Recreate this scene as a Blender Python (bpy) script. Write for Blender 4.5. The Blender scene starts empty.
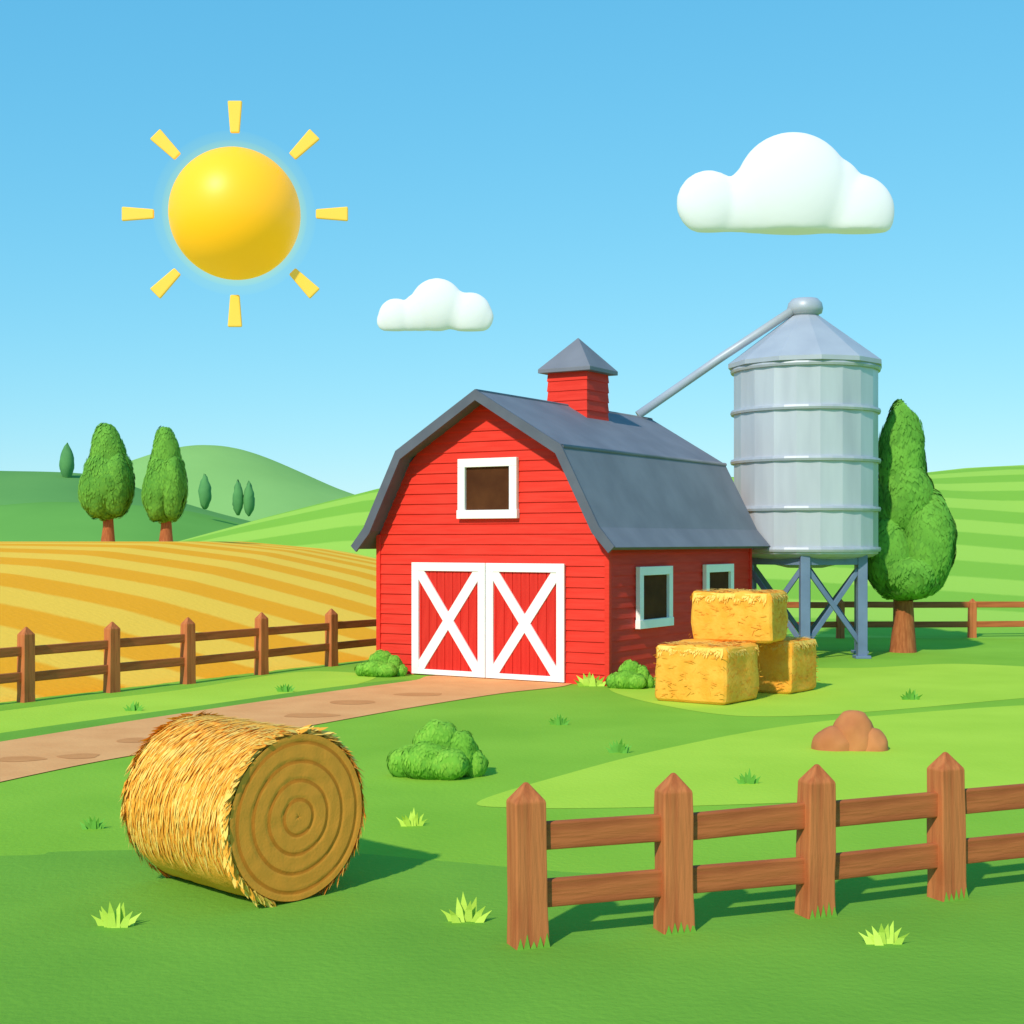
import bpy, math, random
import numpy as np
from mathutils import Vector, Matrix, noise
random.seed(4); R=random.Random(7)
sc=bpy.context.scene
sc.view_settings.view_transform='Standard'
try: sc.view_settings.look='None'
except: pass
sc.view_settings.exposure=0

# ---------- helpers ----------
def lin(c):
    out=[]
    for v in c:
        v/=255.0
        out.append(v/12.92 if v<=0.04045 else ((v+0.055)/1.055)**2.4)
    return tuple(out)+(1.0,)
def newmat(name):
    m=bpy.data.materials.new(name); m.use_nodes=True
    nt=m.node_tree; b=nt.nodes['Principled BSDF']
    return m,nt,b
def mat(name,c1,c2=None,scale=4.0,rough=0.85,bump=0.0,stretch=(1,1,1),bscale=None,metal=0.0,spec=0.25,detail=4,lo=0.35,hi=0.65):
    m,nt,b=newmat(name); N=nt.nodes; L=nt.links
    c1=lin(c1); c2=lin(c2) if c2 else c1
    tc=N.new('ShaderNodeTexCoord'); mp=N.new('ShaderNodeMapping'); mp.inputs['Scale'].default_value=stretch
    L.new(tc.outputs['Object'],mp.inputs['Vector'])
    nz=N.new('ShaderNodeTexNoise'); nz.inputs['Scale'].default_value=scale; nz.inputs['Detail'].default_value=detail
    L.new(mp.outputs['Vector'],nz.inputs['Vector'])
    cr=N.new('ShaderNodeValToRGB'); cr.color_ramp.elements[0].position=lo; cr.color_ramp.elements[1].position=hi
    cr.color_ramp.elements[0].color=c1; cr.color_ramp.elements[1].color=c2
    L.new(nz.outputs['Fac'],cr.inputs['Fac']); L.new(cr.outputs['Color'],b.inputs['Base Color'])
    b.inputs['Roughness'].default_value=rough; b.inputs['Metallic'].default_value=metal
    b.inputs['Specular IOR Level'].default_value=spec
    if bump:
        n2=N.new('ShaderNodeTexNoise'); n2.inputs['Scale'].default_value=bscale or scale*3; n2.inputs['Detail'].default_value=5
        L.new(mp.outputs['Vector'],n2.inputs['Vector'])
        bp=N.new('ShaderNodeBump'); bp.inputs['Strength'].default_value=bump; bp.inputs['Distance'].default_value=0.03
        L.new(n2.outputs['Fac'],bp.inputs['Height']); L.new(bp.outputs['Normal'],b.inputs['Normal'])
    return m
def stripemat(name,c1,c2,n,freq,curve=0.0,duty=0.0,soft=0.08,wob=0.6,bump=0.4):
    m,nt,b=newmat(name); N=nt.nodes; L=nt.links
    tc=N.new('ShaderNodeTexCoord'); sx=N.new('ShaderNodeSeparateXYZ'); L.new(tc.outputs['Object'],sx.inputs[0])
    def M(op,a,bb=None):
        q=N.new('ShaderNodeMath'); q.operation=op
        for i,v in enumerate((a,bb)):
            if v is None: continue
            if isinstance(v,(int,float)): q.inputs[i].default_value=v
            else: L.new(v,q.inputs[i])
        return q.outputs[0]
    s=M('ADD',M('MULTIPLY',sx.outputs[0],n[0]),M('MULTIPLY',sx.outputs[1],n[1]))
    s=M('ADD',s,M('MULTIPLY',M('MULTIPLY',sx.outputs[0],sx.outputs[0]),curve))
    nz=N.new('ShaderNodeTexNoise'); nz.inputs['Scale'].default_value=0.05; L.new(tc.outputs['Object'],nz.inputs['Vector'])
    s=M('ADD',s,M('MULTIPLY',nz.outputs['Fac'],wob))
    w=M('SINE',M('MULTIPLY',s,freq))
    n3=N.new('ShaderNodeTexNoise'); n3.inputs['Scale'].default_value=3.0; n3.inputs['Detail'].default_value=5; L.new(tc.outputs['Object'],n3.inputs['Vector'])
    w=M('ADD',w,M('MULTIPLY',M('SUBTRACT',n3.outputs['Fac'],0.5),0.3))
    w=M('ADD',M('MULTIPLY',w,0.5),0.5)
    cr=N.new('ShaderNodeValToRGB'); e=cr.color_ramp.elements
    e[0].position=0.5-soft+duty; e[1].position=0.5+soft+duty; e[0].color=lin(c1); e[1].color=lin(c2)
    L.new(w,cr.inputs['Fac']); L.new(cr.outputs['Color'],b.inputs['Base Color'])
    b.inputs['Roughness'].default_value=0.95; b.inputs['Specular IOR Level'].default_value=0.05
    n2=N.new('ShaderNodeTexNoise'); n2.inputs['Scale'].default_value=6; n2.inputs['Detail'].default_value=4; L.new(tc.outputs['Object'],n2.inputs['Vector'])
    bp=N.new('ShaderNodeBump'); bp.inputs['Strength'].default_value=bump; bp.inputs['Distance'].default_value=0.05
    L.new(n2.outputs['Fac'],bp.inputs['Height']); L.new(bp.outputs['Normal'],b.inputs['Normal'])
    return m
def empty(name,loc=(0,0,0),rz=0.0,parent=None):
    o=bpy.data.objects.new(name,None); sc.collection.objects.link(o); o.location=loc; o.rotation_euler=(0,0,rz)
    if parent: o.parent=parent
    return o
def mk(name,v,f,m,parent=None,smooth=False,loc=(0,0,0),rot=(0,0,0),bevel=0,mids=None):
    me=bpy.data.meshes.new(name); me.from_pydata([tuple(p) for p in v],[],f); me.update()
    for q in (m if isinstance(m,(list,tuple)) else [m]): me.materials.append(q)
    if mids is not None: me.polygons.foreach_set('material_index',mids)
    if smooth: me.polygons.foreach_set('use_smooth',[True]*len(me.polygons))
    o=bpy.data.objects.new(name,me); sc.collection.objects.link(o); o.location=loc; o.rotation_euler=rot
    if parent: o.parent=parent
    if bevel:
        b=o.modifiers.new('bevel','BEVEL'); b.width=bevel; b.segments=2; b.limit_method='ANGLE'
    return o
BF=[(0,3,2,1),(4,5,6,7),(0,1,5,4),(1,2,6,5),(2,3,7,6),(3,0,4,7)]
def boxv(c,s):
    x,y,z=[q/2 for q in s]
    return [(c[0]+a*x,c[1]+b*y,c[2]+d*z) for d in(-1,1) for a,b in((-1,-1),(1,-1),(1,1),(-1,1))]
def box(name,c,s,m,parent=None,bevel=0.01,rot=(0,0,0)):
    return mk(name,boxv((0,0,0),s),BF,m,parent,loc=c,rot=rot,bevel=bevel)
def beam(name,p,q,w,t,m,parent=None,up=(0,0,1),bevel=0.01):
    p=Vector(p);q=Vector(q); d=q-p; L=d.length; x=d.normalized(); u=Vector(up)
    if abs(x.dot(u))>0.99: u=Vector((0,1,0))
    y=u.cross(x).normalized(); z=x.cross(y)
    o=mk(name,boxv((0,0,0),(L,t,w)),BF,m,parent,bevel=bevel)
    M=Matrix((x,y,z)).transposed().to_4x4(); M.translation=(p+q)/2
    o.matrix_basis=M
    return o
def lathe(prof,n,cx=0,cy=0):
    v=[];f=[]
    for r,z in prof:
        for i in range(n):
            a=2*math.pi*i/n; v.append((cx+r*math.cos(a),cy+r*math.sin(a),z))
    for k in range(len(prof)-1):
        for i in range(n):
            j=(i+1)%n; f.append((k*n+i,k*n+j,(k+1)*n+j,(k+1)*n+i))
    f.append(tuple(range(n))[::-1]); f.append(tuple((len(prof)-1)*n+i for i in range(n)))
    return v,f
def tube(name,pts,rad,m,parent=None,n=14,smooth=True):
    v=[];f=[]
    P=[Vector(p) for p in pts]
    for k,p in enumerate(P):
        d=(P[min(k+1,len(P)-1)]-P[max(k-1,0)]).normalized()
        a=d.cross(Vector((0.3,1,0.1))).normalized(); b=d.cross(a)
        r=rad[k] if isinstance(rad,(list,tuple)) else rad
        for i in range(n):
            t=2*math.pi*i/n; v.append(p+a*math.cos(t)*r+b*math.sin(t)*r)
    for k in range(len(P)-1):
        for i in range(n):
            j=(i+1)%n; f.append((k*n+i,k*n+j,(k+1)*n+j,(k+1)*n+i))
    f.append(tuple(range(n))); f.append(tuple((len(P)-1)*n+i for i in range(n))[::-1])
    return mk(name,v,f,m,parent,smooth=smooth)
def ico(sub=3):
    import bmesh
    bm=bmesh.new(); bmesh.ops.create_icosphere(bm,subdivisions=sub,radius=1)
    v=[x.co.copy() for x in bm.verts]; f=[tuple(q.index for q in p.verts) for p in bm.faces]; bm.free()
    return v,f
ICO=ico(4); ICO5=ico(5)

# survey of ground positions: camera 3.2 m up, 50 mm lens, horizon row 541
H=3.2; F=1422.2
def site(u,v): 
    d=H*F/(v-541.0); return ((u-512)*d/F,d)

# ---------- camera ----------
cam=bpy.data.cameras.new('camera'); co=bpy.data.objects.new('camera',cam); sc.collection.objects.link(co)
co.location=(0,0,H); co.rotation_euler=(math.radians(90),0,0)
cam.lens=50; cam.sensor_width=36; cam.shift_y=29/1024; cam.clip_end=5000; sc.camera=co

# ---------- light ----------
sv=Vector((-0.40,-0.76,0.68)).normalized()
el=math.asin(sv.z); az=math.atan2(sv.x,sv.y)
w=bpy.data.worlds.new('World'); sc.world=w; w.use_nodes=True
nt=w.node_tree; bg=nt.nodes['Background']; bg.inputs['Strength'].default_value=0.13
sk=nt.nodes.new('ShaderNodeTexSky'); sk.sky_type='NISHITA'; sk.sun_disc=False; sk.sun_elevation=el; sk.sun_rotation=az
sk.air_density=1.0; sk.dust_density=0.0; sk.ozone_density=2.5; sk.altitude=0
sr=nt.nodes.new('ShaderNodeSeparateColor'); cr_=nt.nodes.new('ShaderNodeCombineColor')
nt.links.new(sk.outputs[0],sr.inputs[0])
for i,(a_,g_) in enumerate([(0.52,0.85),(0.84,0.46),(0.98,0.30)]):   # colour response of the sky
    m1=nt.nodes.new('ShaderNodeMath'); m1.operation='MULTIPLY'; m1.inputs[1].default_value=.13
    m2=nt.nodes.new('ShaderNodeMath'); m2.operation='POWER'; m2.inputs[1].default_value=g_
    m3=nt.nodes.new('ShaderNodeMath'); m3.operation='MULTIPLY'; m3.inputs[1].default_value=a_/.13
    nt.links.new(sr.outputs[i],m1.inputs[0]); nt.links.new(m1.outputs[0],m2.inputs[0]); nt.links.new(m2.outputs[0],m3.inputs[0]); nt.links.new(m3.outputs[0],cr_.inputs[i])
nt.links.new(cr_.outputs[0],bg.inputs['Color'])
sun=bpy.data.lights.new('sun_lamp','SUN'); sun.energy=3.6; sun.angle=math.radians(1.5); sun.color=(1,0.92,0.78)
so=bpy.data.objects.new('sun_lamp',sun); sc.collection.objects.link(so); so.rotation_euler=sv.to_track_quat('Z','Y').to_euler(); so.location=(-20,-20,40)

# ---------- materials ----------
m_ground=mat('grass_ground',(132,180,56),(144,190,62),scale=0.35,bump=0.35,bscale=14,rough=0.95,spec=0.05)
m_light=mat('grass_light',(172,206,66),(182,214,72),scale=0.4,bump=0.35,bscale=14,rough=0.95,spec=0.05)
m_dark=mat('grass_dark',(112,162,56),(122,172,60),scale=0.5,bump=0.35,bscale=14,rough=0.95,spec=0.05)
m_dirt=mat('dirt_path',(232,162,104),(240,172,112),scale=1.3,bump=0.3,bscale=12,rough=0.95,spec=0.05)
m_dirtd=mat('dirt_patch',(212,142,88),(220,150,94),scale=3,bump=0.3,rough=0.95,spec=0.05)
m_red=mat('red_boards',(226,48,32),(236,58,42),scale=1.2,bump=0.1,stretch=(1,1,12),bscale=6,rough=0.6)
m_redd=mat('red_door',(210,40,30),(222,50,38),scale=1.2,bump=0.1,stretch=(8,8,1),bscale=6,rough=0.6)
m_white=mat('white_paint',(246,242,240),(250,248,246),scale=3,bump=0.05,rough=0.55)
m_roof=mat('slate_roof',(114,116,128),(126,128,140),scale=0.9,bump=0.05,bscale=18,rough=0.7)
m_fascia=mat('roof_trim',(90,94,108),(98,102,116),scale=2,rough=0.6)
m_glass=mat('window_interior',(72,38,20),(90,52,28),scale=1.5,rough=0.7,spec=.1)
m_steel=mat('galvanised_steel',(180,182,192),(200,202,210),scale=0.8,stretch=(1.6,1.6,0.25),rough=0.40,metal=0.2,spec=0.5)
m_steelr=mat('steel_roof',(168,172,184),(182,186,196),scale=0.8,rough=0.45,metal=0.1,spec=0.5)
m_leg=mat('blue_steel',(104,122,152),(116,136,166),scale=1.5,rough=0.5,metal=0.1)
m_wood=mat('wood_post',(166,86,50),(200,118,70),scale=2.2,stretch=(5,5,0.5),bump=0.45,bscale=4,rough=0.8,spec=0.1,lo=0.25,hi=0.55)
m_woodr=mat('wood_rail',(152,78,46),(186,106,62),scale=2.2,stretch=(0.5,5,5),bump=0.45,bscale=4,rough=0.8,spec=0.1,lo=0.25,hi=0.55)
m_trunk=mat('bark',(156,88,52),(184,112,68),scale=4,stretch=(4,4,0.6),bump=0.4,rough=0.9,spec=0.1)
m_straw=mat('straw',(248,168,58),(254,184,76),scale=4,bump=0.35,bscale=22,rough=0.85,spec=0.1)
m_strawl=mat('straw_light',(254,198,90),(255,212,112),scale=3,rough=0.85,spec=0.1)
m_strawd=mat('straw_dark',(244,162,54),(252,176,68),scale=3,rough=0.85,spec=0.1)
m_rock=mat('brown_rock',(184,110,66),(204,130,80),scale=1.6,bump=0.2,bscale=6,rough=0.85)
def leafm(n,a,b,s=1.2): return mat(n,a,b,scale=s,rough=0.85,spec=0.08,lo=0.4,hi=0.6)
m_leafA=leafm('foliage_core',(88,144,54),(100,156,60)); m_leafB=leafm('foliage_leaf',(98,156,58),(114,174,66))
m_bushA=leafm('bush_core',(106,164,54),(122,180,60),3); m_bushB=leafm('bush_leaf',(118,176,58),(140,192,68),3)
m_tuftl=mat('tuft_light',(190,220,80),(204,230,96),scale=3); m_tuftd=mat('tuft_dark',(100,164,58),(114,178,66),scale=3)

# ---------- ground ----------
def grid(name,xs,ys,fz,m,parent=None):
    v=[(x,y,fz(x,y)) for y in ys for x in xs]; nx=len(xs)
    f=[(j*nx+i,j*nx+i+1,(j+1)*nx+i+1,(j+1)*nx+i) for j in range(len(ys)-1) for i in range(nx-1)]
    return mk(name,v,f,m,parent,smooth=True)
grid('ground',np.linspace(-1500,1500,31),np.linspace(-300,2500,29),lambda x,y:0.0,m_ground)
def spline(pts,closed=True,n=10):
    out=[];k=len(pts)
    for i in range(k):
        p0,p1,p2,p3=[pts[(i+j)%k] for j in(-1,0,1,2)]
        for s in range(n):
            t=s/n
            out.append(tuple(0.5*((2*p1[a])+(-p0[a]+p2[a])*t+(2*p0[a]-5*p1[a]+4*p2[a]-p3[a])*t*t+(-p0[a]+3*p1[a]-3*p2[a]+p3[a])*t**3) for a in(0,1)))
    return out
def sheet(name,pts,z,m,smooth=True,parent=None):
    from mathutils.geometry import tessellate_polygon
    P=spline(pts) if smooth else pts
    v=[Vector((x,y,z)) for x,y in P]
    t=tessellate_polygon([v]); fs=[]
    for a,b,c in t:
        n=(v[b]-v[a]).cross(v[c]-v[a]); fs.append((a,b,c) if n.z>0 else (a,c,b))
    return mk(name,v,fs,m,parent)
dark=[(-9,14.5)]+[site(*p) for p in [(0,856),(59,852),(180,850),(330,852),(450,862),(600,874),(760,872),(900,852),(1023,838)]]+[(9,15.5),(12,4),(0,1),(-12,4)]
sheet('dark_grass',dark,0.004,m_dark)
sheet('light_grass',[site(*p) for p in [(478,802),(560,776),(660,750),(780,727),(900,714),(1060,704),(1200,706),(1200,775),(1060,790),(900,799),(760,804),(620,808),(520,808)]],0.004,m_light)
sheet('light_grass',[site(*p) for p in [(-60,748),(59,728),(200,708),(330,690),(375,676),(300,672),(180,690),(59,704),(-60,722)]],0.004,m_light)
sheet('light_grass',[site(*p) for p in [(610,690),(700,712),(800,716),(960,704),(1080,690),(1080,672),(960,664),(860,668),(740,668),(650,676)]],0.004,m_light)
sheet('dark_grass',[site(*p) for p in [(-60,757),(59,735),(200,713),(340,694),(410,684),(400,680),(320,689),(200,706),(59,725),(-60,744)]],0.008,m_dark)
path=[site(*p) for p in [(-260,800),(-100,760),(59,733),(200,711),(330,692),(412,681),(440,676),(560,679),(566,686),(500,694),(400,710),(250,737),(150,753),(59,770),(-100,806),(-260,850)]]
pth=sheet('dirt_path',path,0.012,m_dirt)
for u,v,a,b in [(135,741,.28,.22),(248,727,.35,.22),(310,716,.5,.25),(80,757,.3,.2),(352,703,.45,.3),(420,695,.5,.25),(180,736,.25,.15),(20,760,.35,.2)]:
    x,y=site(u,v); pts=[(x+a*math.cos(t)*(1+.15*math.sin(3*t+u)),y+b*1.3*math.sin(t)) for t in np.linspace(0,2*math.pi,9)[:-1]]
    s=sheet('dirt_patch',pts,0.016,m_dirtd); s.parent=pth

def sm(a,b,x):
    t=min(1,max(0,(x-a)/(b-a))); return t*t*(3-2*t)
# golden field on a low rise behind the left fence
def fline(x):
    return 30.9+(x+8.47)*1.62
def fieldz(x,y):
    f=fline(min(x,-3.0))if x>-30 else fline(-30)
    s=max(0,min(1,(y-f)/(72-f)))
    s=math.sin(s*math.pi/2)**1.15
    g=np.interp(x,[-60,-30,-16,-11,-6.6,-2,4],[1,1.0,1.0,.86,.62,.3,-.1])
    z=3.15*s*g
    if y>84: z-=(y-84)**2*0.01
    if y<f: z=-0.3*(f-y)
    return z+0.02
m_wheat=stripemat('wheat_rows',(255,200,76),(252,170,40),(0.62,0.60),1.9,curve=0.014,wob=1.0)
grid('wheat_field',np.linspace(-60,4,160),np.linspace(8,100,200),fieldz,m_wheat)
# striped green hill behind the barn
def hillz(x,y):
    top=np.interp(x,[-60,-40,-28,-19.6,-10.7,5,18,31,38,60,120,200],[-2,1.2,3.1,5.5,7.8,9.3,8.6,8.6,9.4,10.5,12,11])
    y0=np.interp(x,[-30,0,10,40,200],[92,75,62,58,50])
    s=sm(y0-18,122,y)
    z=top*s-0.05
    if y>122: z-=(y-122)**2*0.006
    return z if s>0 else -0.3
m_hill=stripemat('green_rows',(166,206,82),(138,188,66),(0.30,0.80),0.72,curve=0.0035,wob=3.0)
grid('green_hill',np.linspace(-60,200,240),np.linspace(34,160,110),hillz,m_hill)
def ridge(name,Y,pts,m,depth,amp=0.5):
    sc_=F/Y; xs=[(u-512)/sc_ for u,_ in pts]; zs=[H+(541-v)/sc_ for _,v in pts]
    def fz(x,y):
        i=np.interp(x,xs,zs); t=(y-Y)/depth
        return i*(1-t*t)+amp*noise.noise(Vector((x*.05,y*.05,Y)))-0.2
    X=np.linspace(xs[0],xs[-1],160); X2=[x for x in X]
    zz=np.interp(X,xs,zs); k=np.hanning(15); k/=k.sum(); zz=np.convolve(np.pad(zz,7,mode='edge'),k,'valid'); xs=list(X); zs=list(zz)
    return grid(name,X2,np.linspace(Y-depth,Y+depth*0.8,30),fz,m)
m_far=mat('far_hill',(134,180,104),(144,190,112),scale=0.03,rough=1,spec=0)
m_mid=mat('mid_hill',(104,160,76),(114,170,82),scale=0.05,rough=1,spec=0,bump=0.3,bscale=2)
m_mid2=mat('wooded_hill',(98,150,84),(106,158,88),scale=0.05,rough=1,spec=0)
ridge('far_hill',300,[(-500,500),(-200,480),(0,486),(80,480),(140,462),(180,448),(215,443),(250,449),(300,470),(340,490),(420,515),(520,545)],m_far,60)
ridge('far_hill',225,[(-500,470),(-200,462),(0,470),(59,472),(100,474),(150,492),(215,512),(280,528),(340,545)],m_mid2,40)
ridge('far_hill',165,[(-500,505),(-200,500),(0,505),(59,500),(140,503),(190,508),(240,524),(300,542),(340,552)],m_mid,35)

# ---------- foliage ----------
def foliage(parent,lobes,nleaf,lsize,mA,mB,amp=0.12,seed=0,leafname='leaves'):
    rr=random.Random(seed); v=[];f=[]
    for (cx,cy,cz,rx,ry,rz) in lobes:
        base=len(v)
        for p in ICO[0]:
            d=1+amp*noise.noise(Vector((p.x*1.6+cx,p.y*1.6+cy,p.z*1.6+cz)))*1.3
            v.append((cx+p.x*rx*d*.96,cy+p.y*ry*d*.96,cz+p.z*rz*d*.96))
        f+=[tuple(i+base for i in q) for q in ICO[1]]
    mk('crown_core',v,f,mA,parent,smooth=True)
    areas=[l[3]*l[5]+l[4]*l[5] for l in lobes]; T=sum(areas)
    v=[];f=[]
    for l,a in zip(lobes,areas):
        cx,cy,cz,rx,ry,rz=l
        for _ in range(int(nleaf*a/T)):
            p=Vector((rr.gauss(0,1),rr.gauss(0,1),rr.gauss(0,1))).normalized()
            q=Vector((p.x*rx,p.y*ry,p.z*rz)); nrm=Vector((p.x/rx,p.y/ry,p.z/rz)).normalized()
            d=1+amp*noise.noise(Vector((p.x*1.6+cx,p.y*1.6+cy,p.z*1.6+cz)))*1.3
            c=Vector((cx,cy,cz))+q*d*(0.968+0.02*rr.random())
            inside=False
            for l2 in lobes:
                if l2 is l: continue
                e=((c.x-l2[0])/l2[3])**2+((c.y-l2[1])/l2[4])**2+((c.z-l2[2])/l2[5])**2
                if e<0.85: inside=True;break
            if inside: continue
            n2=(nrm+Vector((rr.uniform(-1,1),rr.uniform(-1,1),rr.uniform(-1,1)))*0.10).normalized()
            dn=Vector((0,0,-1)); t=(dn-n2*dn.dot(n2)+Vector((rr.uniform(-1,1),rr.uniform(-1,1),rr.uniform(-1,1)))*0.5)
            t=(t-n2*t.dot(n2)).normalized(); s=n2.cross(t); L=lsize*rr.uniform(.7,1.3)
            b=len(v); v+=[c-t*L,c+s*L*.5,c+t*L,c-s*L*.5]; f.append((b,b+1,b+2,b+3))
    mk(leafname,v,f,mB,parent)

def tree(name,x,y,z,trunk_h,tr,lobes,nleaf,ls,seed):
    e=empty(name,(x,y,z))
    top=max(l[2]+l[5] for l in lobes)
    tube('trunk',[(0,0,-.3),(0,0,0.1),(0.02,0,trunk_h*.5),(0,0,trunk_h),(0,0,trunk_h+(top-trunk_h)*.6)],[tr*1.5,tr*1.25,tr,tr*.9,tr*.3],m_trunk,e)
    for i,l in enumerate(lobes[1:4]):
        tube('limb_%d'%i,[(0,0,trunk_h*.9),(l[0]*.5,l[1]*.5,(trunk_h+l[2])*.5),(l[0],l[1],l[2])],[tr*.5,tr*.35,tr*.15],m_trunk,e,n=8)
    foliage(e,lobes,nleaf,ls,m_leafA,m_leafB,seed=seed)
    return e
# right tree
d=41.0; s=F/d
def L_(u,v,ru,rv,cu=903,cv=652,s=s,dy=0,ry=None): return ((u-cu)/s,dy,(cv-v)/s,ru/s,(ry or ru)/s,rv/s)
tree('leafy_tree',(903-512)/s,d,0,1.7,.30,[L_(902,466,25,66),L_(903,520,32,62,ry=30,dy=.2),L_(924,542,26,50,dy=-.5),L_(887,556,25,42,dy=-.2),L_(906,576,32,26,dy=-.35),L_(906,500,27,40,dy=-.2)],12000,.10,1)
# left trees on the field edge
for (u,wd,top,bot,sd) in [(108,27,421,520,2),(166,22,424,523,3)]:
    d=74; s=F/d; x=(u-512)/s; z=fieldz(x,d)
    cv=541
    lob=[L_(u,bot-38,wd*.98,38,u,cv,s),L_(u-1,bot-56,wd*.72,42,u,cv,s),L_(u+wd*.34,bot-36,wd*.6,32,u,cv,s,-.5),L_(u-wd*.34,bot-30,wd*.6,28,u,cv,s,-.6)]
    tree('leafy_tree',x,d,z,1.5,.28,lob,4000,.12,sd)
# distant conifers - one mass
v=[];f=[]
rr=random.Random(5)
for (u,vb,vt,wd,Y) in [(67,474,443,8,215),(205,500,474,7,160),(238,506,480,6,160),(249,507,481,6,160)]:
    s=F/Y;x=(u-512)/s; zb=H+(541-vb)/s-1; zt=H+(541-vt)/s; r=wd/s
    pr=[(r*.2,zb)]+[(r*(math.sin(math.pi*min(1,(.12+t*.88)))**.7)*(1-.25*t)+.02,zb+(zt-zb)*(.1+t*.9)) for t in np.linspace(0,1,10)]
    vv,ff=lathe(pr,12,x,Y); b=len(v)
    v+=[(a+rr.uniform(-.08,.08),c,e+rr.uniform(-.1,.1)) for a,c,e in vv]; f+=[tuple(i+b for i in q) for q in ff]
mk('distant_trees',v,f,mat('distant_foliage',(86,142,84),(94,152,88),scale=.8),smooth=True)

# ---------- bushes ----------
def bush(u,v,wpx,hpx,seed,lobs):
    x,y=site(u,v); s=F/y; e=empty('green_bush',(x,y,0)); W=wpx/s; Hh=hpx/s
    foliage(e,[(a*W,dy*W,b*Hh,c*W,c*W*.8,dd*Hh) for a,dy,b,c,dd in lobs],3600 if wpx>60 else 1500,.035 if wpx>60 else .05,m_bushA,m_bushB,seed=seed)
L3=[(-.28,0,.24,.22,.32),(0.0,.02,.55,.24,.45),(.22,0,.40,.2,.42),(-.1,-.12,.3,.26,.36),(.36,.0,.2,.15,.28),(.1,-.15,.25,.25,.3)]
bush(437,776,100,56,11,L3)
bush(381,676,52,26,12,L3)
bush(630,688,48,28,13,L3)

# ---------- rock ----------
x,y=site(850,749); s=F/y; e=empty('brown_rock',(x,y,0))
v=[];f=[]
for (cx,cy,cz,rx,ry,rz) in [(0.07,.05,.05,.36,.32,.55),(-.26,-.02,.0,.33,.26,.36),(.32,-.04,0.0,.27,.26,.34)]:
    b=len(v)
    for p in ICO[0]:
        d=1+.08*noise.noise(p*1.8+Vector((cx*9,3,1)))+.02*noise.noise(p*6)
        v.append((cx+p.x*rx*d,cy+p.y*ry*d,max(-.05,cz+p.z*rz*d)))
    f+=[tuple(i+b for i in q) for q in ICO[1]]
mk('stone',v,f,m_rock,e,smooth=True)

# ---------- fences ----------
def fence(name,posts,h,pw,rails,rh,ang=None,seed=0):
    rr=random.Random(seed); e=empty(name)
    for i,(x,y) in enumerate(posts):
        x2,y2=posts[min(i+1,len(posts)-1)]; x1,y1=posts[max(i-1,0)]
        a=math.atan2(y2-y1,x2-x1); a2=pw/2; hh=h*rr.uniform(.99,1.01); sh=hh-pw*.55
        n=6; v=[];f=[]
        for k in range(n+1):
            z=-.05+(sh+.05)*k/n; q=a2*(1.03-.05*k/n)+rr.uniform(-.004,.004)
            if k==0: q=a2*1.08
            v+=[(-q,-q*.8,z),(q,-q*.8,z),(q,q*.8,z),(-q,q*.8,z)]
        for k in range(n):
            for j in range(4):
                f.append((k*4+j,k*4+(j+1)%4,(k+1)*4+(j+1)%4,(k+1)*4+j))
        b=n*4; v+=[(-.015,-a2*.1,hh),(.015,-a2*.1,hh),(.015,a2*.1,hh),(-.015,a2*.1,hh)]
        for j in range(4): f.append((b+j,b+(j+1)%4,b+4+(j+1)%4,b+4+j))
        f+=[(b+4,b+5,b+6,b+7),(3,2,1,0)]
        mk('post_%d'%i,v,f,m_wood,e,loc=(x,y,0),rot=(rr.uniform(-.01,.01),rr.uniform(-.012,.012),a+rr.uniform(-.04,.04)),bevel=.012)
        # grass blades added at the foot, standing in for jagged split post ends
        if h<1.32 and pw>.25:
            v=[];f=[]
            for sd in range(-2,3):
                xx=sd*a2*.42; b=len(v); hh2=rr.uniform(.06,.14)
                v+=[(xx-a2*.22,-a2*.86-.012,0),(xx+a2*.22,-a2*.86-.012,0),(xx+a2*.05,-a2*.82-.004,hh2)]; f.append((b,b+1,b+2))
            mk('grass_at_foot_%d'%i,v,f,m_dark,e,loc=(x,y,0),rot=(0,0,a))
    for i in range(len(posts)-1):
        p=posts[i];q=posts[i+1]
        for k,z in enumerate(rails):
            beam('rail_%d_%d'%(i,k),(p[0],p[1],z+rr.uniform(-.015,.015)),(q[0],q[1],z+rr.uniform(-.015,.015)),rh,pw*.3,m_woodr,e,bevel=.015)
    return e
fence('wooden_fence',[(.127,11.26),(1.333,11.70),(2.593,12.17),(3.9,12.75),(5.2,13.3),(6.5,13.85)],1.3,.265,[.85,.40],.22,seed=1)
fence('wooden_fence',[(-13.2,22.6),(-12.0,24.5),(-10.85,26.4),(-9.67,28.3),(-8.47,30.1),(-7.27,31.9),(-6.01,34.1),(-4.62,36.4),(-3.4,38.5),(-2.2,40.6)],1.48,.27,[1.02,.5],.19,seed=2)
fence('wooden_fence',[(4.2+2.2*i,46.5+.1*i) for i in range(1,12)],1.3,.24,[1.1,.45],.2,seed=3)

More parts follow.
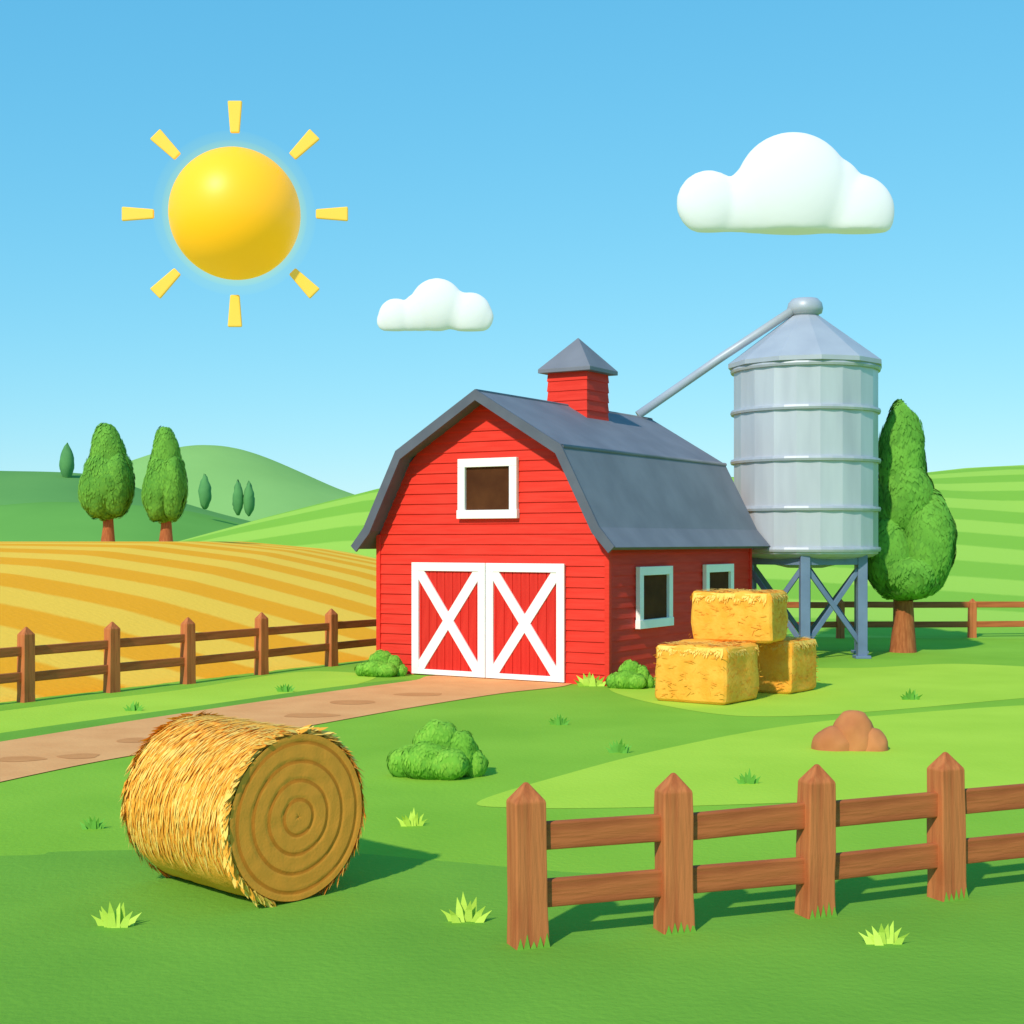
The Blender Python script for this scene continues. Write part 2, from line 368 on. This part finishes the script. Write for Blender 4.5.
# ---------- barn ----------
ang=math.atan2(-.527,.85)
barn=empty('red_barn',(-.5575,33.06,0),ang)
W2=3.15; LEN=8.1
prof=[(3.58,3.06),(3.2,3.5),(2.25,5.32),(0,6.66)]
inner=[(3.5,3.0),(3.09,3.44),(2.16,5.2),(0,6.49)]
def halfw(z):
    if z<=3.3: return W2
    pz=[3.3,3.44,5.2,6.49]; px=[W2,3.09,2.16,0.0]
    return float(np.interp(z,pz,px))
def siding(name,ypos,sgn):
    v=[];f=[];n=27; hs=6.49/n
    cuts=sorted(set([round(i*hs,4) for i in range(n+1)]))
    for i in range(n):
        z0,z1=cuts[i],cuts[i+1]; w0,w1=halfw(z0),halfw(z1)
        b=len(v); o=.035*sgn
        v+=[(-w0,ypos+o,z0),(w0,ypos+o,z0),(w1,ypos+.004*sgn,z1),(-w1,ypos+.004*sgn,z1),(-w0,ypos,z0),(w0,ypos,z0)]
        f+=[(b,b+1,b+2,b+3),(b+4,b+5,b+1,b)]
    mk(name,v,f,m_red,barn)
siding('front_wall',0,-1); siding('back_wall',LEN,1)
def sides(name,x,sg):
    v=[];f=[]
    n=14; hs=3.4/n
    for i in range(n):
        z0,z1=i*hs,(i+1)*hs; b=len(v)
        v+=[(x+.035*sg,0,z0),(x+.035*sg,LEN,z0),(x+.004*sg,LEN,z1),(x+.004*sg,0,z1),(x,0,z0),(x,LEN,z0)]
        f+=[(b,b+1,b+2,b+3),(b+4,b+5,b+1,b)]
    mk(name,v,f,m_red,barn)
sides('side_wall_right',W2,1); sides('side_wall_left',-W2,-1)
for i,(x,y) in enumerate([(W2,0),(-W2,0),(W2,LEN),(-W2,LEN)]):
    box('corner_board_%d'%i,(x,y,1.68),(.12,.12,3.36),m_red,barn)
OUT=[(x,z) for x,z in prof]+[(-x,z) for x,z in prof[:-1][::-1]]
INN=[(x,z) for x,z in inner]+[(-x,z) for x,z in inner[:-1][::-1]]
y0,y1=-.5,LEN+.45; n=len(OUT)
v=[];f=[];mid=[]
for y in(y0,y1):
    v+=[(x,y,z) for x,z in OUT]+[(x,y,z) for x,z in INN]
for i in range(n-1):
    f.append((i,i+1,2*n+i+1,2*n+i)); mid.append(0)
    f.append((n+i,3*n+i,3*n+i+1,n+i+1)); mid.append(1)
    f.append((i,n+i,n+i+1,i+1)); mid.append(1)
    f.append((2*n+i,2*n+i+1,3*n+i+1,3*n+i)); mid.append(1)
f+=[(0,2*n,3*n,n),(n-1,2*n-1,4*n-1,3*n-1)]; mid+=[1,1]
mk('roof',v,f,[m_roof,m_fascia],barn,mids=mid,bevel=.01)
for yy in(y0-.03,):
    for i in range(n-1):
        a=OUT[i];b=OUT[i+1]; c=INN[i];dd=INN[i+1]
        e1=.03
        V=[(a[0]*1.005,yy-e1,a[1]+.02),(b[0]*1.005,yy-e1,b[1]+.02),(dd[0]*.985,yy-e1,dd[1]-.06),(c[0]*.985,yy-e1,c[1]-.06)]
        V+=[(p[0],yy+.028,p[2]) for p in V]
        mk('bargeboard_%d'%i,V,[(0,1,2,3),(4,7,6,5),(0,4,5,1),(1,5,6,2),(2,6,7,3),(3,7,4,0)],m_fascia,barn)
for i,(x,z) in enumerate([(0,6.67),(2.26,5.33),(-2.26,5.33)]):
    tube('ridge_cap_%d'%i,[(x,y0,z-.03),(x,y1,z-.03)],.05,m_roof,barn,n=8)
def doorleaf(cx,k):
    w=2.09; h=2.66; t=.20; zc=.03+h/2
    npl=9
    for i in range(npl):
        pw=(w-.06)/npl
        box('door_%d_plank_%d'%(k,i),(cx-w/2+.03+pw*(i+.5),-.045,zc),(pw-.022,.05,h-.06),m_redd,barn,bevel=.006)
    box('door_%d_back'%k,(cx,-.03,zc),(w-.03,.04,h-.03),m_redd,barn)
    for nm,c,s in [('top',(cx,-.095,zc+h/2-t/2),(w,.06,t)),('bottom',(cx,-.095,zc-h/2+t*.3),(w,.06,t*.6)),('left',(cx-w/2+t/2,-.095,zc-t*.2),(t,.06,h-1.6*t)),('right',(cx+w/2-t/2,-.095,zc-t*.2),(t,.06,h-1.6*t))]:
        box('door_%d_frame_%s'%(k,nm),c,s,m_white,barn,bevel=.006)
    # diagonals trimmed flush with the frame corners
    x0,x1=cx-w/2+t-.01,cx+w/2-t+.01; z0,z1=zc-h/2+t*.6-.01,zc+h/2-t+.01; q=.15; qz=.2
    for j in range(2):
        yb=-.083-.009*j
        P=[(x0,z0),(x0+q,z0),(x1,z1-qz),(x1,z1),(x1-q,z1),(x0,z0+qz)]
        if j: P=[(x0+x1-a,b) for a,b in P]
        V=[(a,yb-.02,b) for a,b in P]+[(a,yb+.02,b) for a,b in P]
        fr=(0,1,2,3,4,5) if not j else (5,4,3,2,1,0)
        Fs=[fr,tuple(i+6 for i in fr[::-1])]+[(i,i+6,(i+1)%6+6,(i+1)%6) for i in range(6)]
        mk('door_%d_brace_%d'%(k,j),V,Fs,m_white,barn)
doorleaf(-1.055,0); doorleaf(1.055,1)
def win(name,org,ax,w,h,t,nrm):
    ax=Vector(ax); o=Vector(org)
    a=math.atan2(ax.y,ax.x)
    e=empty(name,o,a,barn)
    box('pane',(0,-.055,0),(w-t,.03,h-t),m_glass,e)
    for nm,c,s in [('top',(0,-.09,h/2-t/2),(w,.11,t)),('sill',(0,-.095,-h/2+t/2),(w+.04,.13,t)),('jamb_l',(-w/2+t/2,-.09,0),(t,.11,h-2*t)),('jamb_r',(w/2-t/2,-.09,0),(t,.11,h-2*t))]:
        box(nm,c,s,m_white,e,bevel=.008)
win('gable_window',(0.05,0,4.42),(1,0,0),1.62,1.4,.2,(0,-1,0))
win('side_window_a',(W2,2.16,1.9),(0,1,0),1.75,1.42,.2,(1,0,0))
win('side_window_b',(W2,5.85,1.9),(0,1,0),1.75,1.42,.2,(1,0,0))
cy=4.3; a=.565
v=[];f=[];nb=6; z0=6.0; z1=7.55; hs=(z1-z0)/nb
for i in range(nb):
    zz0,zz1=z0+i*hs,z0+(i+1)*hs; b=len(v); p=a+.025;q=a+.003
    v+=[(-p,cy-p,zz0),(p,cy-p,zz0),(p,cy+p,zz0),(-p,cy+p,zz0),(-q,cy-q,zz1),(q,cy-q,zz1),(q,cy+q,zz1),(-q,cy+q,zz1)]
    for j in range(4): f.append((b+j,b+(j+1)%4,b+4+(j+1)%4,b+4+j))
    f.append((b+3,b+2,b+1,b))
mk('cupola_wall',v,f,m_red,barn)
r=.76
v=[(-r,cy-r,7.5),(r,cy-r,7.5),(r,cy+r,7.5),(-r,cy+r,7.5),(-r,cy-r,7.6),(r,cy-r,7.6),(r,cy+r,7.6),(-r,cy+r,7.6),(0,cy,8.45)]
mk('cupola_roof',v,[(3,2,1,0),(0,1,5,4),(1,2,6,5),(2,3,7,6),(3,0,4,7),(4,5,8),(5,6,8),(6,7,8),(7,4,8)],m_roof,barn,bevel=.01)

# ---------- silo ----------
sx,sy=8.24,40.0; silo=empty('grain_silo',(sx,sy,0))
R0=2.0; zb=2.85; zt=8.1
v,f=lathe([(R0*.25,zb-.4),(R0*.93,zb-.08),(R0,zb)]+[(R0,z) for z in np.linspace(zb+.05,zt,8)],20)
o=mk('tank',v,f,m_steel,silo)
for i,z in enumerate([zb+.12,4.08,5.42,6.8,7.98]):
    rr_=R0+.03
    v,f=lathe([(rr_-.05,z-.07),(rr_+.03,z-.06),(rr_+.05,z),(rr_+.03,z+.06),(rr_-.05,z+.07)],40); mk('ring_%d'%i,v,f,m_steelr,silo,smooth=False)
v,f=lathe([(R0,8.02),(R0+.16,8.05),(R0+.16,8.17),(.42,9.5)],12); mk('roof_cone',v,f,m_steelr,silo)
v,f=lathe([(.38,9.4),(.38,9.56),(.47,9.6),(.5,9.72),(.47,9.88),(.36,10.0),(.1,10.04)],24); mk('cap',v,f,m_steelr,silo,smooth=True)
tube('auger_pipe',[(-.2,-.1,9.78),(-2.4,-.12,8.33),(-4.72,-.2,6.72)],.12,m_steelr,silo)
for i in range(6):
    A=math.radians(18+60*i); B=math.radians(18+60*(i+1))
    p=Vector((math.cos(A)*R0*.88,math.sin(A)*R0*.88,0)); q=Vector((math.cos(B)*R0*.88,math.sin(B)*R0*.88,0))
    beam('leg_%d'%i,p+Vector((0,0,0)),p+Vector((0,0,zb+.1)),.26,.26,m_leg,silo,up=(0,1,0),bevel=.015)
    box('foot_%d'%i,(p.x,p.y,.04),(.42,.42,.08),m_leg,silo)
    beam('brace_%da'%i,p+Vector((0,0,.35)),q+Vector((0,0,zb-.3)),.14,.06,m_leg,silo)
    beam('brace_%db'%i,q+Vector((0,0,.35)),p*1.03+Vector((0,0,zb-.3)),.14,.06,m_leg,silo)
    beam('girt_%d'%i,p+Vector((0,0,zb-.2)),q+Vector((0,0,zb-.2)),.2,.12,m_leg,silo)

# ---------- straw helpers ----------
def blades(name,items,m,parent):
    v=[];f=[]
    for (c,t,n,L,wd,lift) in items:
        s=n.cross(t).normalized(); b=len(v)
        v+=[c-s*wd,c+s*wd,c+t*L*.6+s*wd*.8+n*lift*.5,c+t*L*.6-s*wd*.8+n*lift*.5,c+t*L+n*lift]
        f+=[(b,b+1,b+2,b+3),(b+3,b+2,b+4)]
    return mk(name,v,f,m,parent)
def sqbale(x,y,z,rz,sx,sy,sz,seed):
    import bmesh
    rr=random.Random(seed); e=empty('hay_bale',(x,y,z),rz)
    bm=bmesh.new(); bmesh.ops.create_cube(bm,size=1)
    for q in bm.verts: q.co=Vector((q.co.x*sx,q.co.y*sy,(q.co.z+.5)*sz))
    bmesh.ops.bevel(bm,geom=bm.edges[:],offset=.14,segments=3,profile=.6,affect='EDGES')
    bmesh.ops.subdivide_edges(bm,edges=bm.edges[:],cuts=5,use_grid_fill=True)
    for q in bm.verts: 
        d=noise.noise(q.co*2.2+Vector((seed*3,0,0)))*.07+noise.noise(q.co*7)*.02
        q.co+=q.co.normalized()*d; q.co.z=max(0.0,q.co.z)
    me=bpy.data.meshes.new('body'); bm.to_mesh(me); bm.free(); me.materials.append(m_straw)
    me.polygons.foreach_set('use_smooth',[True]*len(me.polygons))
    o=bpy.data.objects.new('body',me); sc.collection.objects.link(o); o.parent=e
    its=[];top=[]
    for _ in range(500):
        k=rr.choice((0,1,2,3)); u=rr.uniform(-.46,.46); hz=rr.uniform(.1,.95)*sz
        n=[Vector((0,-1,0)),Vector((1,0,0)),Vector((0,1,0)),Vector((-1,0,0))][k]
        c=Vector((u*sx,-sy/2,hz)) if k==0 else Vector((sx/2,u*sy,hz)) if k==1 else Vector((u*sx,sy/2,hz)) if k==2 else Vector((-sx/2,u*sy,hz))
        c+=n*rr.uniform(-.01,.03)
        t=Vector((rr.uniform(-1,1),rr.uniform(-1,1),rr.uniform(-.3,.1))); t=(t-n*t.dot(n)).normalized()
        its.append((c,t,n,rr.uniform(.06,.16),.009,rr.uniform(0,.015)))
    for _ in range(500):
        n=Vector((0,0,1)); c=Vector((rr.uniform(-.44,.44)*sx,rr.uniform(-.44,.44)*sy,sz+rr.uniform(-.01,.03)))
        t=Vector((rr.uniform(-1,1),rr.uniform(-.6,.6),0)).normalized(); top.append((c,t,n,rr.uniform(.08,.2),.014,0.01))
    for _ in range(420):
        k=rr.choice((0,1,2,3)); u=rr.uniform(-.44,.44)
        n=[Vector((0,-1,0)),Vector((1,0,0)),Vector((0,1,0)),Vector((-1,0,0))][k]
        c=Vector((u*sx,-sy/2,sz)) if k==0 else Vector((sx/2,u*sy,sz)) if k==1 else Vector((u*sx,sy/2,sz)) if k==2 else Vector((-sx/2,u*sy,sz))
        c+=-n*.03+Vector((0,0,-.03)); t=Vector((rr.uniform(-.2,.2),rr.uniform(-.2,.2),-1)); t=(t-n*t.dot(n)).normalized()
        top.append((c,t,n,(.08+.16*abs(math.sin(u*19))*rr.random()),.03,.06))
    blades('straw_strands',its,m_strawd,e); blades('straw_top',top,m_strawl,e)
ra=math.radians(-36)
sqbale(3.93,28.6,0,ra,1.6,1.5,1.14,1)
sqbale(5.58,30.5,0,ra,1.5,1.35,1.12,2)
sqbale(4.72,29.5,1.13,math.radians(-26),1.72,1.3,1.03,3)

# ---------- round bale ----------
fc=Vector((-1.90,12.62,0)); nrm=Vector((.727,-.687,0)); Lb=1.62; Rb=.77
cen=fc-nrm*(Lb/2)
rb=empty('round_hay_bale',(cen.x,cen.y,Rb-.02),math.atan2(nrm.y,nrm.x))
v=[];f=[];na=96;nx=28
def rad(a,x): return Rb*(1+.018*noise.noise(Vector((math.cos(a)*2,math.sin(a)*2,x*2)))+.010*noise.noise(Vector((math.cos(a)*12,math.sin(a)*12,x*9))))
for i in range(nx+1):
    x=-Lb/2+Lb*i/nx; ed=min(i,nx-i); k=1-(.05 if ed==0 else .02 if ed==1 else 0)
    for j in range(na):
        a=2*math.pi*j/na; r=rad(a,x)*k; zz=r*math.sin(a); v.append((x,r*math.cos(a),max(zz,-Rb+.02)))
for i in range(nx):
    for j in range(na): f.append((i*na+j,i*na+(j+1)%na,(i+1)*na+(j+1)%na,(i+1)*na+j))
mk('rolled_body',v,[q[::-1] for q in f],m_straw,rb,smooth=True)
def endface(name,sg):
    v=[];f=[];nr=44
    for i in range(nr+1):
        r=Rb*.955*i/nr
        for j in range(na):
            a=2*math.pi*j/na
            ph=(r/Rb)*4.6+.12*noise.noise(Vector((math.cos(a)*1.5,math.sin(a)*1.5,3)))
            g=abs((ph%1.0)-.5)*2
            h=-.008*max(0,(g-.78)/.22)
            h+=.004*noise.noise(Vector((math.cos(a)*r*9,math.sin(a)*r*9,1)))
            v.append((sg*(Lb/2+.01+h),r*math.cos(a),max(r*math.sin(a),-Rb+.02)))
    for i in range(nr):
        for j in range(na): f.append((i*na+j,i*na+(j+1)%na,(i+1)*na+(j+1)%na,(i+1)*na+j))
    if sg<0: f=[q[::-1] for q in f]
    return mk(name,v,f,m_end,rb,smooth=True)
m_end,nt2,b2=newmat('coiled_straw'); N=nt2.nodes;Lk=nt2.links
tc=N.new('ShaderNodeTexCoord');sp=N.new('ShaderNodeSeparateXYZ');Lk.new(tc.outputs['Object'],sp.inputs[0])
cb=N.new('ShaderNodeCombineXYZ');Lk.new(sp.outputs[1],cb.inputs[1]);Lk.new(sp.outputs[2],cb.inputs[2])
ln=N.new('ShaderNodeVectorMath');ln.operation='LENGTH';Lk.new(cb.outputs[0],ln.inputs[0])
nz=N.new('ShaderNodeTexNoise');nz.inputs['Scale'].default_value=3;Lk.new(tc.outputs['Object'],nz.inputs['Vector'])
def MM(op,a,b=None):
    q=N.new('ShaderNodeMath');q.operation=op
    for i,vv in enumerate((a,b)):
        if vv is None: continue
        if isinstance(vv,(int,float)): q.inputs[i].default_value=vv
        else: Lk.new(vv,q.inputs[i])
    return q.outputs[0]
ph=MM('ADD',MM('MULTIPLY',ln.outputs['Value'],4.6/Rb),MM('MULTIPLY',nz.outputs['Fac'],.12))
g=MM('MULTIPLY',MM('ABSOLUTE',MM('SUBTRACT',MM('FRACT',ph),.5)),2)
crr=N.new('ShaderNodeValToRGB');crr.color_ramp.elements[0].position=.76;crr.color_ramp.elements[1].position=.84
crr.color_ramp.elements[0].color=lin((252,160,62));crr.color_ramp.elements[1].color=lin((222,130,44));Lk.new(g,crr.inputs['Fac'])
Lk.new(crr.outputs['Color'],b2.inputs['Base Color']);b2.inputs['Roughness'].default_value=.9;b2.inputs['Specular IOR Level'].default_value=.1
nf=N.new('ShaderNodeTexNoise');nf.inputs['Scale'].default_value=40;nf.inputs['Detail'].default_value=5;Lk.new(tc.outputs['Object'],nf.inputs['Vector'])
bp=N.new('ShaderNodeBump');bp.inputs['Strength'].default_value=.3;bp.inputs['Distance'].default_value=.008;Lk.new(nf.outputs['Fac'],bp.inputs['Height']);Lk.new(bp.outputs['Normal'],b2.inputs['Normal'])
endface('end_face_front',1); endface('end_face_back',-1)
A=[];B=[]
rr=random.Random(9)
for k in range(4200):
    a=rr.uniform(-.45,math.pi+.45); x=rr.uniform(-.5,.5)*Lb
    n=Vector((0,math.cos(a),math.sin(a))); sgn=1 if math.cos(a)>0 else -1
    t=Vector((rr.uniform(-.2,.2),math.sin(a)*sgn,-math.cos(a)*sgn)).normalized()
    c=n*(rad(a,x)+rr.uniform(-.004,.006))+Vector((x,0,0))
    (A if rr.random()<.5 else B).append((c,t,n,rr.uniform(.08,.2),.011,rr.uniform(0,.008)))
for sg in(1,-1):
    for k in range(520):
        a=rr.uniform(0,2*math.pi); n=Vector((0,math.cos(a),math.sin(a)))
        if n.z<-.93: continue
        sgn=1 if math.cos(a)>0 else -1
        tt=Vector((rr.uniform(-.1,.25)*sg,math.sin(a)*sgn,-math.cos(a)*sgn)); tt=(tt+n*rr.uniform(0,.4)).normalized()
        c=n*(Rb*rr.uniform(.965,1.0))+Vector((sg*(Lb/2-rr.uniform(0,.05)),0,0))
        nn=(n+Vector((sg*.6,0,0))).normalized()
        (A if rr.random()<.6 else B).append((c,tt,nn,rr.uniform(.07,.16),.024,rr.uniform(0,.02)))
blades('straw_light',A,m_strawl,rb); blades('straw_dark',B,m_strawd,rb)

# ---------- grass tufts (one mass) ----------
v=[];f=[];mid=[]
rr=random.Random(21)
def tuft(u,vv,wpx,hpx,mi,nb=8):
    x,y=site(u,vv); s=F/y; W=wpx/s; Ht=hpx/s
    for i in range(nb):
        t=(i/(nb-1))*2-1; hh=Ht*(1-.55*abs(t))*rr.uniform(.75,1.05); bx=x+t*W*.28; by=y+rr.uniform(-.25,.25)*W*.5; tx=x+t*W*.55+rr.uniform(-.04,.04)*W; ty=by+rr.uniform(-.2,.2)*W
        bw=W*.1; b=len(v)
        v.extend([(bx-bw,by,0),(bx+bw,by,0),(bx+bw*.7+(tx-bx)*.35,by+(ty-by)*.35,hh*.55),(bx-bw*.7+(tx-bx)*.35,by+(ty-by)*.35,hh*.55),(tx,ty,hh)])
        f.extend([(b,b+1,b+2,b+3),(b+3,b+2,b+4)]); mid.extend([mi,mi])
for q in [(115,927,46,33),(466,922,46,32),(884,945,46,30),(412,826,28,20),(591,686,34,18)]: tuft(*q,0)
for q in [(93,829,26,18),(559,725,22,14),(619,753,26,17),(748,784,26,17),(911,700,22,14),(285,692,20,12),(134,711,20,12)]: tuft(*q,1)
mk('grass_tufts',v,f,[m_tuftl,m_tuftd],mids=mid)

# ---------- clouds ----------
m_cloud,ntc,bc=newmat('cloud_white'); bc.inputs['Base Color'].default_value=(.66,.66,.68,1); bc.inputs['Roughness'].default_value=1; bc.inputs['Specular IOR Level'].default_value=0
bc.inputs['Emission Color'].default_value=(.95,.96,1,1); bc.inputs['Emission Strength'].default_value=.22  # faint self-glow added to lighten the shaded underside and soften the cloud
def cloud(Y,base,blobs,vox):
    s=F/Y; zb=H+(541-base)/s; v=[];f=[]
    cx=sum(b[0] for b in blobs)/len(blobs); ox=(cx-512)/s
    for (u,vv,r) in blobs:
        b=len(v); X=(u-512)/s-ox; Z=(base-vv)/s; r=r/s
        for p in ICO[0]:
            z=Z+p.z*r
            v.append((X+p.x*r,p.y*r*.45,z if z>0 else z*.03))
        f+=[tuple(i+b for i in q) for q in ICO[1]]
    o=mk('cloud',v,f,m_cloud,smooth=True,loc=(ox,Y,zb))
    m=o.modifiers.new('r','REMESH'); m.mode='VOXEL'; m.voxel_size=vox; m.use_smooth_shade=True
    m=o.modifiers.new('s','SMOOTH'); m.iterations=10; m.factor=.7
cloud(320,232,[(709,203,33),(793,190,58),(764,200,40),(825,200,40),(858,214,20),(857,212,38),(740,208,26),(868,209,27),(748,196,26),(830,190,34),(725,214,20)],.55)
cloud(330,331,[(396,316,18),(437,305,27),(421,312,20),(470,314,22),(455,310,20),(478,317,16),(387,321,11),(410,316,16)],.35)

# ---------- sun with rays ----------
Y=280; s=F/Y; sunE=empty('cartoon_sun',((235-512)/s,Y,H+(541-214)/s))
m_sun,nts,bs=newmat('sun_yellow'); bs.inputs['Base Color'].default_value=lin((255,184,28)); bs.inputs['Roughness'].default_value=.45
bs.inputs['Emission Color'].default_value=lin((255,168,16)); bs.inputs['Emission Strength'].default_value=.42
m_ray,ntr,br=newmat('sun_ray_yellow'); br.inputs['Base Color'].default_value=lin((250,192,72)); br.inputs['Roughness'].default_value=.8
br.inputs['Emission Color'].default_value=lin((252,200,84)); br.inputs['Emission Strength'].default_value=.25
r=65/s; mk('sun_ball',[p*r for p in ICO5[0]],ICO5[1],m_sun,sunE,smooth=True)
for k,(q,e_,dn) in enumerate([(1.10,.007,.016),(1.24,.003,.006)]):
    mg=bpy.data.materials.new('sun_halo'); mg.use_nodes=True; t_=mg.node_tree; t_.nodes.clear()
    em=t_.nodes.new('ShaderNodeEmission'); em.inputs['Color'].default_value=(1,.8,.12,1); em.inputs['Strength'].default_value=e_
    ab=t_.nodes.new('ShaderNodeVolumeAbsorption'); ab.inputs['Color'].default_value=(1,.95,.1,1); ab.inputs['Density'].default_value=dn
    ad=t_.nodes.new('ShaderNodeAddShader'); t_.links.new(em.outputs[0],ad.inputs[0]); t_.links.new(ab.outputs[0],ad.inputs[1])
    oo=t_.nodes.new('ShaderNodeOutputMaterial'); t_.links.new(ad.outputs[0],oo.inputs['Volume'])
    mk('halo_%d'%k,[p*r*q for p in ICO5[0]],ICO5[1],mg,sunE,smooth=True)
for i in range(8):
    a=math.pi/4*i; r0,r1=81/s,113/s; w0,w1=4.6/s,7.2/s; t=.4
    V=[(r0,-t,-w0),(r1,-t,-w1),(r1,-t,w1),(r0,-t,w0)]; V+=[(x,t,z) for x,_,z in V]
    mk('ray_%d'%i,V,[(0,1,2,3),(4,7,6,5),(0,4,5,1),(1,5,6,2),(2,6,7,3),(3,7,4,0)],m_ray,sunE,rot=(0,a,0),bevel=.25)
